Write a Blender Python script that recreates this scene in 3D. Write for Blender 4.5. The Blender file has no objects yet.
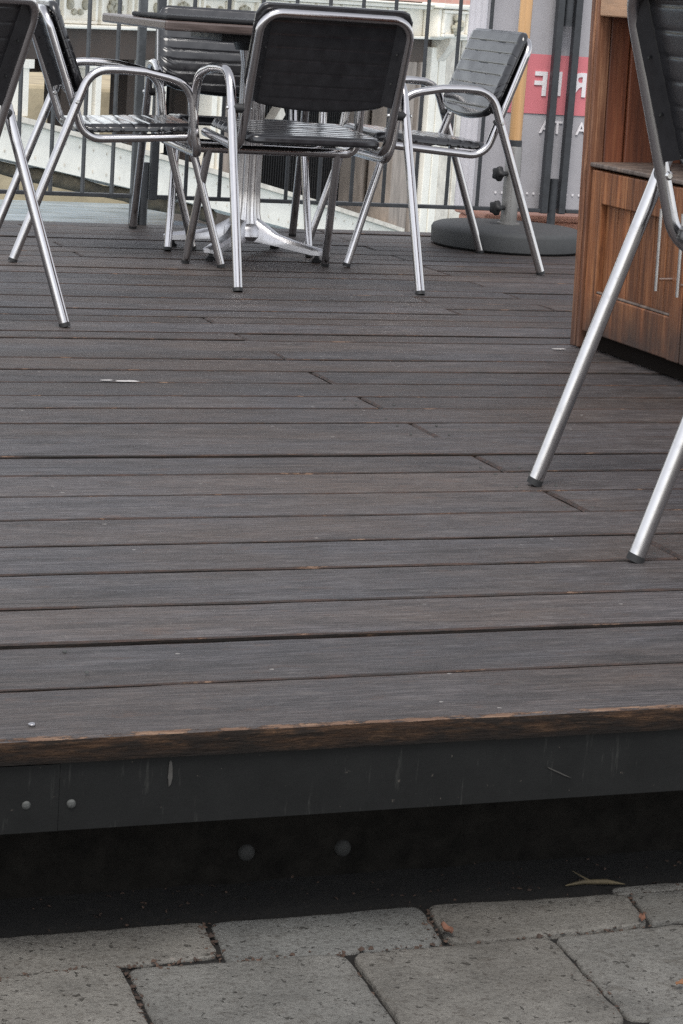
import bpy, bmesh, math, random
from mathutils import Vector, Matrix, noise
random.seed(7)
R = math.radians
scene = bpy.context.scene
COL = scene.collection

# ---------------------------------------------------------------- materials
def newmat(name):
    m = bpy.data.materials.new(name); m.use_nodes = True
    nt = m.node_tree; b = nt.nodes['Principled BSDF']
    return m, nt, b

def N(nt, typ, **kw):
    n = nt.nodes.new(typ)
    for k, v in kw.items():
        if k in n.inputs.keys(): n.inputs[k].default_value = v
        else: setattr(n, k, v)
    return n

def coords(nt, scale=(1, 1, 1), world=False):
    mp = N(nt, 'ShaderNodeMapping'); mp.inputs['Scale'].default_value = scale
    if world:
        g = N(nt, 'ShaderNodeNewGeometry'); nt.links.new(g.outputs['Position'], mp.inputs['Vector'])
    else:
        t = N(nt, 'ShaderNodeTexCoord'); nt.links.new(t.outputs['Object'], mp.inputs['Vector'])
    return mp.outputs['Vector']

def noise_tex(nt, vec, scale, detail=6, rough=.6):
    n = N(nt, 'ShaderNodeTexNoise'); n.inputs['Scale'].default_value = scale
    n.inputs['Detail'].default_value = detail; n.inputs['Roughness'].default_value = rough
    nt.links.new(vec, n.inputs['Vector']); return n.outputs['Fac']

def ramp(nt, fac, stops):
    r = N(nt, 'ShaderNodeValToRGB'); e = r.color_ramp.elements
    while len(e) < len(stops): e.new(.5)
    for i, (p, c) in enumerate(stops):
        e[i].position = p; e[i].color = (*c, 1) if len(c) == 3 else c
    nt.links.new(fac, r.inputs['Fac']); return r.outputs['Color']

def mix(nt, fac, a, b, mode='MIX'):
    m = N(nt, 'ShaderNodeMix', data_type='RGBA', blend_type=mode)
    if isinstance(fac, (int, float)): m.inputs[0].default_value = fac
    else: nt.links.new(fac, m.inputs[0])
    for s, v in ((6, a), (7, b)):
        if isinstance(v, tuple): m.inputs[s].default_value = (*v, 1)
        else: nt.links.new(v, m.inputs[s])
    return m.outputs[2]

def mth(nt, op, a, b=0.0, clamp=False):
    m = N(nt, 'ShaderNodeMath', operation=op, use_clamp=clamp)
    for s, v in ((0, a), (1, b)):
        if isinstance(v, (int, float)): m.inputs[s].default_value = v
        else: nt.links.new(v, m.inputs[s])
    return m.outputs[0]

def bump(nt, b, height, strength, dist):
    n = N(nt, 'ShaderNodeBump'); n.inputs['Strength'].default_value = strength; n.inputs['Distance'].default_value = dist
    nt.links.new(height, n.inputs['Height']); nt.links.new(n.outputs['Normal'], b.inputs['Normal'])

def simple(name, col, rough=.5, metal=0., var=.15, nscale=20, bmp=0., bdist=.002, spec=.5, stretch=(1, 1, 1)):
    m, nt, b = newmat(name)
    v = coords(nt, stretch)
    f = noise_tex(nt, v, nscale)
    lo = tuple(c * (1 - var) for c in col); hi = tuple(min(1, c * (1 + var)) for c in col)
    c = ramp(nt, f, [(.3, lo), (.7, hi)])
    nt.links.new(c, b.inputs['Base Color'])
    b.inputs['Roughness'].default_value = rough; b.inputs['Metallic'].default_value = metal
    b.inputs['Specular IOR Level'].default_value = spec
    rr = ramp(nt, f, [(.25, (max(0, rough - .08),) * 3), (.75, (min(1, rough + .1),) * 3)])
    nt.links.new(rr, b.inputs['Roughness'])
    if bmp: bump(nt, b, noise_tex(nt, v, nscale * 4), bmp, bdist)
    return m

def deck_mat():
    m, nt, b = newmat('weathered_deck_paint')
    at = N(nt, 'ShaderNodeAttribute', attribute_name='tint')
    we = N(nt, 'ShaderNodeAttribute', attribute_name='wear')
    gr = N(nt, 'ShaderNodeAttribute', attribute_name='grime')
    W = lambda sc: coords(nt, sc, True)
    fib = noise_tex(nt, W((3, 60, 60)), 4, 10, .72)          # grain
    fine = noise_tex(nt, W((28, 190, 190)), 3, 6, .75)       # short fibres and grit
    big = noise_tex(nt, W((1, 2.4, 1)), 1.7, 6, .62)         # stains
    med = noise_tex(nt, W((7, 22, 22)), 3, 8, .74)           # scuffs
    base = ramp(nt, fib, [(.29, (.0125, .0113, .0118)), (.5, (.0465, .0415, .0435)), (.70, (.118, .107, .112))])
    brown = ramp(nt, fib, [(.25, (.018, .0125, .0105)), (.5, (.052, .039, .033)), (.75, (.115, .087, .073))])
    c = mix(nt, ramp(nt, big, [(.42, (0, 0, 0)), (.62, (.88, .88, .88))]), base, brown)
    blot = noise_tex(nt, W((2.2, 9, 9)), 2.4, 7, .7)
    c = mix(nt, ramp(nt, blot, [(.33, (.85, .85, .85)), (.48, (0, 0, 0))]), c, (.018, .0145, .0138))
    c = mix(nt, ramp(nt, blot, [(.56, (0, 0, 0)), (.74, (.6, .6, .6))]), c, (.125, .112, .108))
    scf = noise_tex(nt, W((5, 15, 15)), 2.1, 8, .78)
    c = mix(nt, ramp(nt, scf, [(.57, (0, 0, 0)), (.70, (.8, .8, .8))]), c, (.082, .048, .034))
    c = mix(nt, ramp(nt, med, [(.54, (0, 0, 0)), (.74, (.6, .6, .6))]), c, (.150, .136, .130))
    c = mix(nt, ramp(nt, med, [(.28, (.7, .7, .7)), (.44, (0, 0, 0))]), c, (.026, .023, .022))
    c = mix(nt, .5, c, ramp(nt, fine, [(.30, (.25, .25, .25)), (.5, (.95, .95, .95)), (.70, (1.9, 1.85, 1.8))]), 'MULTIPLY')
    c = mix(nt, 1.0, c, at.outputs['Color'], 'MULTIPLY')
    # bare wood where the lip of a board is worn
    chip = noise_tex(nt, W((9, 46, 46)), 2.2, 8, .74)
    k = mth(nt, 'ADD', chip, mth(nt, 'MULTIPLY', we.outputs['Fac'], .27))
    kk = ramp(nt, k, [(.735, (0, 0, 0)), (.765, (1, 1, 1))])
    wood = ramp(nt, fib, [(.3, (.060, .032, .019)), (.5, (.125, .070, .043)), (.75, (.29, .19, .125))])
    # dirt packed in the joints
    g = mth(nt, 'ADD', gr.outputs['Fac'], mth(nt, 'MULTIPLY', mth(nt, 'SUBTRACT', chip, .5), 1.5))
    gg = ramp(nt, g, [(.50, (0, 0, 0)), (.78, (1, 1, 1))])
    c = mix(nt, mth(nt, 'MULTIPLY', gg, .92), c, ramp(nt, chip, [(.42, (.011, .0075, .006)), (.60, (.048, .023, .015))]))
    c = mix(nt, kk, c, wood)
    # splinters torn out along the grain
    k2 = ramp(nt, mth(nt, 'ADD', noise_tex(nt, W((10, 75, 75)), 1.7, 6, .78), mth(nt, 'MULTIPLY', big, .14)), [(.755, (0, 0, 0)), (.785, (.9, .9, .9))])
    c = mix(nt, k2, c, (.19, .125, .088))
    # dull specks of dried paint and grit
    vo = N(nt, 'ShaderNodeTexVoronoi'); vo.inputs['Scale'].default_value = 13
    nt.links.new(W((1, 1.6, 1)), vo.inputs['Vector'])
    gate = mth(nt, 'GREATER_THAN', N_sep(nt, vo.outputs['Color']), .62)
    d = mth(nt, 'ADD', vo.outputs['Distance'], mth(nt, 'MULTIPLY', mth(nt, 'SUBTRACT', fine, .5), .16))
    sp = mth(nt, 'MULTIPLY', mth(nt, 'LESS_THAN', d, .042), gate)
    c = mix(nt, mth(nt, 'MULTIPLY', sp, .8), c, (.28, .265, .25))
    # cracks
    cr = noise_tex(nt, W((1.8, 80, 80)), 1.5, 3, .5)
    ck = ramp(nt, cr, [(.285, (1, 1, 1)), (.315, (0, 0, 0))])
    c = mix(nt, mth(nt, 'MULTIPLY', ck, .85), c, (.008, .007, .006))
    nt.links.new(c, b.inputs['Base Color'])
    nt.links.new(ramp(nt, med, [(.3, (.42,) * 3), (.7, (.66,) * 3)]), b.inputs['Roughness'])
    b.inputs['Specular IOR Level'].default_value = .45
    h = mth(nt, 'ADD', mth(nt, 'ADD', fib, mth(nt, 'MULTIPLY', fine, .7)), mth(nt, 'MULTIPLY', ck, -1.0)); h = mth(nt, 'ADD', h, mth(nt, 'MULTIPLY', kk, -.5))
    bump(nt, b, h, .8, .003)
    return m

def N_sep(nt, col):
    s = N(nt, 'ShaderNodeSeparateColor'); nt.links.new(col, s.inputs[0]); return s.outputs[0]

def raw_edge_mat():
    m, nt, b = newmat('worn_plank_edge')
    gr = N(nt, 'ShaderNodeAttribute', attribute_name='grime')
    f = noise_tex(nt, coords(nt, (6, 60, 60), True), 3, 9, .75)
    g = noise_tex(nt, coords(nt, (5, 22, 22), True), 3, 7, .7)
    c1 = ramp(nt, f, [(.25, (.010, .0065, .005)), (.5, (.050, .026, .014)), (.74, (.16, .088, .046))])
    c = mix(nt, ramp(nt, g, [(.42, (0, 0, 0)), (.56, (.92, .92, .92))]), c1, (.012, .009, .0075))
    c = mix(nt, ramp(nt, g, [(.26, (.8, .8, .8)), (.36, (0, 0, 0))]), c, (.17, .095, .052))
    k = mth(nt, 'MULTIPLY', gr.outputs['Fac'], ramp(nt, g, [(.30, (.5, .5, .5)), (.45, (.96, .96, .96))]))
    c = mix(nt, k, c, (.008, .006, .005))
    nt.links.new(c, b.inputs['Base Color']); b.inputs['Roughness'].default_value = .85; b.inputs['Specular IOR Level'].default_value = .25
    bump(nt, b, mth(nt, 'ADD', f, g), 1.0, .006)
    return m

def stone_mat():
    m, nt, b = newmat('grey_paving_stone')
    at = N(nt, 'ShaderNodeAttribute', attribute_name='tint')
    v = coords(nt, (1, 1, 1), True)
    f1 = noise_tex(nt, v, 8, 8, .68); f2 = noise_tex(nt, v, 150, 6, .8); f3 = noise_tex(nt, v, 34, 8, .76); f4 = noise_tex(nt, v, 75, 4, .6)
    c = ramp(nt, f1, [(.30, (.135, .131, .121)), (.70, (.265, .257, .238))])
    c = mix(nt, ramp(nt, f2, [(.36, (.65, .65, .65)), (.48, (0, 0, 0))]), c, (.050, .039, .034))
    c = mix(nt, ramp(nt, f2, [(.56, (0, 0, 0)), (.68, (.8, .8, .8))]), c, (.27, .26, .24))
    c = mix(nt, ramp(nt, f3, [(.55, (0, 0, 0)), (.72, (.6, .6, .6))]), c, (.072, .060, .046))
    c = mix(nt, ramp(nt, f3, [(.30, (.5, .5, .5)), (.42, (0, 0, 0))]), c, (.19, .185, .17))
    c = mix(nt, ramp(nt, f4, [(.70, (0, 0, 0)), (.74, (.9, .9, .9))]), c, (.34, .31, .28))
    pit = ramp(nt, noise_tex(nt, v, 95, 3, .5), [(.30, (1, 1, 1)), (.345, (0, 0, 0))])
    c = mix(nt, mth(nt, 'MULTIPLY', pit, .75), c, (.030, .026, .021))
    stain = noise_tex(nt, v, 3.2, 5, .6)
    c = mix(nt, ramp(nt, stain, [(.50, (0, 0, 0)), (.66, (.3, .3, .3))]), c, (.085, .075, .064))
    c = mix(nt, 1.0, c, at.outputs['Color'], 'MULTIPLY')
    nt.links.new(c, b.inputs['Base Color']); b.inputs['Roughness'].default_value = .9; b.inputs['Specular IOR Level'].default_value = .3
    h = mth(nt, 'ADD', mth(nt, 'MULTIPLY', f2, .9), mth(nt, 'MULTIPLY', f3, 1.5)); h = mth(nt, 'ADD', h, mth(nt, 'MULTIPLY', pit, -.7))
    bump(nt, b, h, 1.0, .007)
    return m

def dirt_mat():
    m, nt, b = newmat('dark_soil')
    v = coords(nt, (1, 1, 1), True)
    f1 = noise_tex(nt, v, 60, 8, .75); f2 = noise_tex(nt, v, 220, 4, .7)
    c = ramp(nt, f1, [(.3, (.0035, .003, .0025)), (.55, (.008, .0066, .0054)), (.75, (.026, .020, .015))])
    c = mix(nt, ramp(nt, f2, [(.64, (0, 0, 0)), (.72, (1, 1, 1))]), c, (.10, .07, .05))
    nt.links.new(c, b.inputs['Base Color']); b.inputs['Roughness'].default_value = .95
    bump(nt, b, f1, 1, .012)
    return m

def cabinet_mat(name, dark, mid, light, grey=.5):
    m, nt, b = newmat(name)
    v = coords(nt, (26, 26, 1.4))
    f = noise_tex(nt, v, 3, 10, .72); g = noise_tex(nt, coords(nt, (3, 3, 2)), 2.2, 5, .6)
    c = ramp(nt, f, [(.25, dark), (.5, mid), (.75, light)])
    tone = noise_tex(nt, coords(nt, (17, 17, .5)), 1.3, 4, .6)
    c = mix(nt, 1.0, c, ramp(nt, tone, [(.35, (.52, .48, .46)), (.5, (1, 1, 1)), (.66, (1.45, 1.35, 1.25))]), 'MULTIPLY')
    # weather-greyed water stain that climbs from the foot of the boards
    sx = N(nt, 'ShaderNodeSeparateXYZ'); t = N(nt, 'ShaderNodeTexCoord'); nt.links.new(t.outputs['Object'], sx.inputs[0])
    k = mth(nt, 'ADD', mth(nt, 'MULTIPLY', sx.outputs['Z'], -2.6), mth(nt, 'ADD', mth(nt, 'MULTIPLY', g, .9), .33))
    k = mth(nt, 'ADD', k, mth(nt, 'MULTIPLY', f, .25))
    kk = ramp(nt, k, [(.45, (0, 0, 0)), (.85, (grey,) * 3)])
    c = mix(nt, kk, c, (.034, .026, .024))
    st = ramp(nt, noise_tex(nt, coords(nt, (30, 30, 2.5)), 2, 6, .7), [(.58, (0, 0, 0)), (.72, (.85, .85, .85))])
    c = mix(nt, st, c, dark)
    nt.links.new(c, b.inputs['Base Color']); b.inputs['Roughness'].default_value = .55
    bump(nt, b, f, .35, .002)
    return m

def steel_mat(name, col=(.50, .485, .49), rough=.16):
    m, nt, b = newmat(name)
    v = coords(nt, (1, 1, 1)); f = noise_tex(nt, v, 26, 7, .7); g = noise_tex(nt, coords(nt, (300, 300, 12)), 3, 3, .5)
    c = ramp(nt, f, [(.30, tuple(x * .86 for x in col)), (.46, col)])
    nt.links.new(c, b.inputs['Base Color']); b.inputs['Metallic'].default_value = 1
    r = ramp(nt, f, [(.3, (rough + .10,) * 3), (.55, (rough,) * 3)])
    nt.links.new(r, b.inputs['Roughness'])
    bump(nt, b, g, .05, .0004)
    return m

def water_mat():
    m, nt, b = newmat('canal_water')
    v = coords(nt, (1, 2.2, 1), True)
    f = noise_tex(nt, v, 2.2, 6, .6)
    b.inputs['Base Color'].default_value = (.42, .47, .52, 1); b.inputs['Roughness'].default_value = .2
    nt.links.new(ramp(nt, noise_tex(nt, coords(nt, (.7, 3.5, 1), True), 1.5, 7, .68), [(.34, (.15, .21, .26)), (.45, (.30, .39, .47)), (.62, (.42, .51, .60))]), b.inputs['Base Color'])  # pale sky reflection and dark ripples painted into the base colour
    b.inputs['Specular IOR Level'].default_value = .8
    bump(nt, b, f, .5, .12)
    return m

def brick_mat(name, c1, c2, mortar, scale=4.0):
    m, nt, b = newmat(name)
    t = N(nt, 'ShaderNodeTexCoord'); mp = N(nt, 'ShaderNodeMapping'); mp.inputs['Rotation'].default_value = (R(90), 0, 0)
    nt.links.new(t.outputs['Object'], mp.inputs['Vector'])
    br = N(nt, 'ShaderNodeTexBrick'); br.inputs['Scale'].default_value = scale
    br.inputs['Color1'].default_value = (*c1, 1); br.inputs['Color2'].default_value = (*c2, 1); br.inputs['Mortar'].default_value = (*mortar, 1)
    br.inputs['Mortar Size'].default_value = .012
    nt.links.new(mp.outputs[0], br.inputs['Vector'])
    f = noise_tex(nt, coords(nt), 3)
    c = mix(nt, ramp(nt, f, [(.35, (0, 0, 0)), (.75, (.4, .4, .4))]), br.outputs['Color'], mortar)
    nt.links.new(c, b.inputs['Base Color']); b.inputs['Roughness'].default_value = .9
    return m

def vinyl_mat():
    m, nt, b = newmat('black_vinyl')
    f = noise_tex(nt, coords(nt), 30, 5, .6); g = noise_tex(nt, coords(nt), 420, 2, .5)
    nt.links.new(ramp(nt, f, [(.3, (.015, .015, .017)), (.7, (.026, .026, .029))]), b.inputs['Base Color'])
    nt.links.new(ramp(nt, f, [(.3, (.12,) * 3), (.7, (.22,) * 3)]), b.inputs['Roughness'])
    b.inputs['Specular IOR Level'].default_value = .62
    bump(nt, b, mth(nt, 'ADD', mth(nt, 'MULTIPLY', f, .8), g), .05, .001)
    return m

def rust_paint_mat():
    m, nt, b = newmat('dark_green_steel_paint')
    v = coords(nt, (1, 1, 1), True)
    f = noise_tex(nt, v, 14, 8, .7); s = noise_tex(nt, coords(nt, (60, 60, 7), True), 1.6, 6, .7)
    c = ramp(nt, f, [(.3, (.0046, .0048, .0049)), (.7, (.0084, .0087, .0087))])
    c = mix(nt, ramp(nt, s, [(.60, (0, 0, 0)), (.76, (.55, .55, .55))]), c, (.050, .050, .046))
    f2 = noise_tex(nt, coords(nt, (25, 25, 25), True), 3, 5, .7)
    c = mix(nt, ramp(nt, f2, [(.67, (0, 0, 0)), (.71, (.6, .6, .6))]), c, (.075, .065, .055))
    nt.links.new(c, b.inputs['Base Color']); b.inputs['Roughness'].default_value = .55; b.inputs['Specular IOR Level'].default_value = .22
    bump(nt, b, f, .35, .002)
    return m

M = {}
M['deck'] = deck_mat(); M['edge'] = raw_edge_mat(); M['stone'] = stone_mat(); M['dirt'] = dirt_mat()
M['beam'] = rust_paint_mat()
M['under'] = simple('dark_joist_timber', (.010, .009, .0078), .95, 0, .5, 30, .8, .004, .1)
M['bolt_dark'] = simple('dull_bolt', (.020, .020, .019), .8, 0, .5, 120, .5)
M['bolt'] = simple('grey_bolt', (.055, .057, .055), .7, .2, .5, 200, .4)
M['steel'] = steel_mat('brushed_aluminium'); M['cast'] = steel_mat('cast_aluminium', (.62, .61, .63), .36)
M['chrome'] = steel_mat('bright_steel', (.75, .74, .73), .2)
M['vinyl'] = vinyl_mat()
M['rubber'] = simple('black_rubber', (.012, .012, .013), .6)
M['iron'] = simple('dark_iron_paint', (.030, .033, .038), .45, 0, .25, 25, .2)
M['iron_grey'] = simple('grey_iron_paint', (.060, .066, .072), .45, 0, .25, 25, .2)
M['cab'] = cabinet_mat('weathered_teak', (.026, .009, .005), (.190, .072, .029), (.38, .18, .080), .9)
M['cab_red'] = cabinet_mat('red_brown_boards', (.045, .014, .008), (.125, .040, .019), (.21, .078, .036), .2)
M['cab_post'] = cabinet_mat('worn_teak_post', (.040, .015, .008), (.17, .070, .036), (.42, .23, .13), .6)
M['cab_top'] = cabinet_mat('greyed_counter', (.06, .045, .038), (.12, .095, .082), (.20, .165, .145), .2)
M['cab_rail'] = simple('pale_teak', (.42, .25, .15), .55, 0, .2, 12, .2, stretch=(12, 1, 12))
M['recess'] = simple('cabinet_inside_and_shade', (.007, .005, .004), .9, spec=.1)  # cabinet inside, and the plinth blackened to stand in for shade
M['concrete'] = simple('grey_plastic_base', (.046, .048, .050), .7, 0, .15, 60, .35, .002)
M['sleeve'] = simple('grey_steel_sleeve', (.22, .215, .21), .38, .5, .12, 14)
M['pole'] = simple('varnished_pole', (.52, .31, .145), .35, 0, .18, 4, .15, .001, stretch=(18, 18, 1))
M['table_edge'] = simple('brown_table_top', (.085, .064, .058), .3, 0, .3, 6, .1, stretch=(2, 14, 14))
M['board'] = simple('black_board', (.012, .012, .013), .6, spec=.2)
M['cloth'] = simple('grey_banner_cloth', (.38, .37, .39), .8, 0, .08, 6, .25, .004)
M['cloth_pale'] = simple('pale_banner_hem', (.60, .59, .63), .8, 0, .05, 8, .2, .004)
M['red'] = simple('faded_red_print', (.62, .19, .215), .8, 0, .06, 10)
M['white'] = simple('white_print', (.80, .77, .79), .8, 0, .03, 10)
M['cream'] = simple('cream_bridge_paint', (.82, .77, .67), .6, 0, .08, 5, .2, .01)
M['cream_old'] = simple('dirty_cream_paint', (.66, .60, .51), .7, 0, .28, 6, .3, .01)
M['relief'] = simple('weathered_relief', (.40, .37, .29), .8, 0, .3, 20, .4, .01)
M['brown_steel'] = simple('brown_bridge_steel', (.065, .045, .034), .7, 0, .35, 4, .2, .01)
M['net_and_shade'] = simple('black_net_and_shade', (.012, .011, .011), .9)
M['moss'] = simple('mossy_pipe', (.10, .078, .048), .95, 0, .6, 9, 1, .05)
M['bank'] = simple('sandy_bank_stone', (.36, .30, .20), .9, 0, .3, 2.5, .3, .02)
M['water'] = water_mat()
M['brick_pink'] = brick_mat('pink_brick', (.50, .24, .20), (.58, .30, .25), (.55, .45, .40), 4)
M['terracotta'] = simple('orange_brick_coping', (.55, .28, .20), .85, 0, .25, 9, .3, .01)
M['pilaster'] = simple('grey_tan_pilaster', (.30, .25, .21), .8, 0, .3, 4, .2, .01, stretch=(3, 3, .6))
M['glass'] = simple('dark_window_glass', (.03, .035, .04), .08)
M['leaf_red'] = simple('dead_leaf_red', (.11, .048, .028), .8, 0, .4, 60)
M['leaf_orange'] = simple('dead_leaf_orange', (.17, .078, .035), .8, 0, .4, 60)
M['straw'] = simple('dry_straw', (.085, .066, .036), .8, 0, .3, 60)
M['crumb'] = simple('leaf_crumbs', (.045, .027, .019), .9, 0, .6, 30)
M['paint_mark'] = simple('pale_paint_mark', (.42, .40, .39), .7, 0, .3, 60)
M['rust_mark'] = simple('grey_brown_scrape', (.036, .034, .031), .8, 0, .3, 80)
M['ground'] = simple('grey_ground', (.17, .165, .15), .9, 0, .3, 3, .3, .01)
M['soil_far'] = simple('far_ground', (.14, .13, .10), .95, 0, .3, .5)

# ---------------------------------------------------------------- mesh helpers
class MB:
    def __init__(s): s.v = []; s.f = []; s.mi = []; s.sm = []
    def add(s, vs, fs, mi=0, smooth=False):
        o = len(s.v); s.v += [tuple(p) for p in vs]
        for f in fs: s.f.append([i + o for i in f]); s.mi.append(mi); s.sm.append(smooth)
    def box(s, a, b, bev=.0, mi=0, mat=None):
        bm = bmesh.new(); bmesh.ops.create_cube(bm, size=1)
        c = [(a[i] + b[i]) / 2 for i in range(3)]; d = [abs(b[i] - a[i]) for i in range(3)]
        for v in bm.verts: v.co = Vector((c[0] + v.co.x * d[0], c[1] + v.co.y * d[1], c[2] + v.co.z * d[2]))
        if bev: bmesh.ops.bevel(bm, geom=bm.edges[:], offset=min(bev, min(d) * .45), segments=2, affect='EDGES', profile=.5)
        s.bm(bm, mi, mat)
    def bm(s, bm, mi=0, mat=None, smooth=False):
        bm.verts.index_update()
        vs = [(mat @ v.co if mat else v.co.copy()) for v in bm.verts]
        s.add(vs, [[v.index for v in f.verts] for f in bm.faces], mi, smooth); bm.free()
    def tube(s, pts, r, n=12, caps=True, mi=0, closed=False):
        pts = [Vector(p) for p in pts]; m = len(pts)
        rr = r if isinstance(r, (list, tuple)) else [r] * m
        tang = []
        for i in range(m):
            a = pts[(i - 1) % m] if (i or closed) else pts[i]; b = pts[(i + 1) % m] if (i < m - 1 or closed) else pts[i]
            tang.append((b - a).normalized())
        ref = Vector((0, 0, 1)) if abs(tang[0].z) < .9 else Vector((1, 0, 0))
        u = tang[0].cross(ref).normalized(); vs = []
        for i in range(m):
            if i:
                q = tang[i - 1].rotation_difference(tang[i]); u = q @ u
            u = (u - tang[i] * u.dot(tang[i])).normalized(); w = tang[i].cross(u)
            for k in range(n):
                a = 2 * math.pi * k / n
                vs.append(pts[i] + (u * math.cos(a) + w * math.sin(a)) * rr[i])
        fs = []
        for i in range(m - (0 if closed else 1)):
            j = (i + 1) % m
            for k in range(n):
                l = (k + 1) % n; fs.append([i * n + k, i * n + l, j * n + l, j * n + k])
        o = len(s.v); s.add(vs, fs, mi, True)
        if caps and not closed:
            s.f.append([o + k for k in range(n)][::-1]); s.mi.append(mi); s.sm.append(False)
            s.f.append([o + (m - 1) * n + k for k in range(n)]); s.mi.append(mi); s.sm.append(False)
    def lathe(s, prof, n=32, c=(0, 0), mi=0, flute=0, smooth=True):
        vs = []; m = len(prof)
        for r, z in prof:
            for k in range(n):
                a = 2 * math.pi * k / n; q = r * (1 + (flute * (abs(math.sin(a * 4)) - .5)))
                vs.append((c[0] + q * math.cos(a), c[1] + q * math.sin(a), z))
        fs = [[i * n + k, i * n + (k + 1) % n, (i + 1) * n + (k + 1) % n, (i + 1) * n + k] for i in range(m - 1) for k in range(n)]
        fs.append([k for k in range(n)][::-1]); fs.append([(m - 1) * n + k for k in range(n)])
        s.add(vs, fs, mi, smooth)
    def build(s, name, mats, parent=None, auto=40):
        me = bpy.data.meshes.new(name); me.from_pydata(s.v, [], s.f)
        if not isinstance(mats, (list, tuple)): mats = [mats]
        for m in mats: me.materials.append(m)
        me.polygons.foreach_set('material_index', s.mi); me.polygons.foreach_set('use_smooth', s.sm)
        me.update()
        o = bpy.data.objects.new(name, me); COL.objects.link(o)
        if parent: o.parent = parent
        if any(s.sm):
            try: me.set_sharp_from_angle(angle=R(auto))
            except Exception: pass
        return o

def round_path(P, rad, seg=7):
    P = [Vector(p) for p in P]; out = [P[0]]
    for i in range(1, len(P) - 1):
        a, b, c = P[i - 1], P[i], P[i + 1]; u = (a - b); w = (c - b); r = rad[i - 1]
        lu, lw = u.length, w.length; u.normalize(); w.normalize()
        ang = u.angle(w); t = min(r / math.tan(ang / 2), lu * .49, lw * .49)
        p0 = b + u * t; p2 = b + w * t
        rr = t * math.tan(ang / 2)
        cen = b + (u + w).normalized() * (rr / math.sin(ang / 2))
        n = max(2, int(seg * (math.pi - ang) / (math.pi / 2)) + 1)
        d0 = p0 - cen; d2 = p2 - cen; q = d0.rotation_difference(d2)
        for k in range(n + 1):
            qq = q.copy(); qq = type(q)().slerp(q, k / n) if False else q.__class__((1, 0, 0, 0)).slerp(q, k / n)
            out.append(cen + qq @ d0)
    out.append(P[-1]); return out

def thing(name, label, cat, loc=(0, 0, 0), rz=0, group=None):
    o = bpy.data.objects.new(name, None); COL.objects.link(o); o.location = loc; o.rotation_euler = (0, 0, rz)
    o.empty_display_size = .1
    return tag(o, label, cat, group)
def tag(o, label=None, cat=None, group=None, kind=None):
    if label: o['label'] = label
    if cat: o['category'] = cat
    if group: o['group'] = group
    if kind: o['kind'] = kind
    return o
def copy_tree(o, parent=None):
    c = o.copy(); COL.objects.link(c); c.parent = parent
    for ch in list(o.children): copy_tree(ch, c)
    return c

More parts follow.
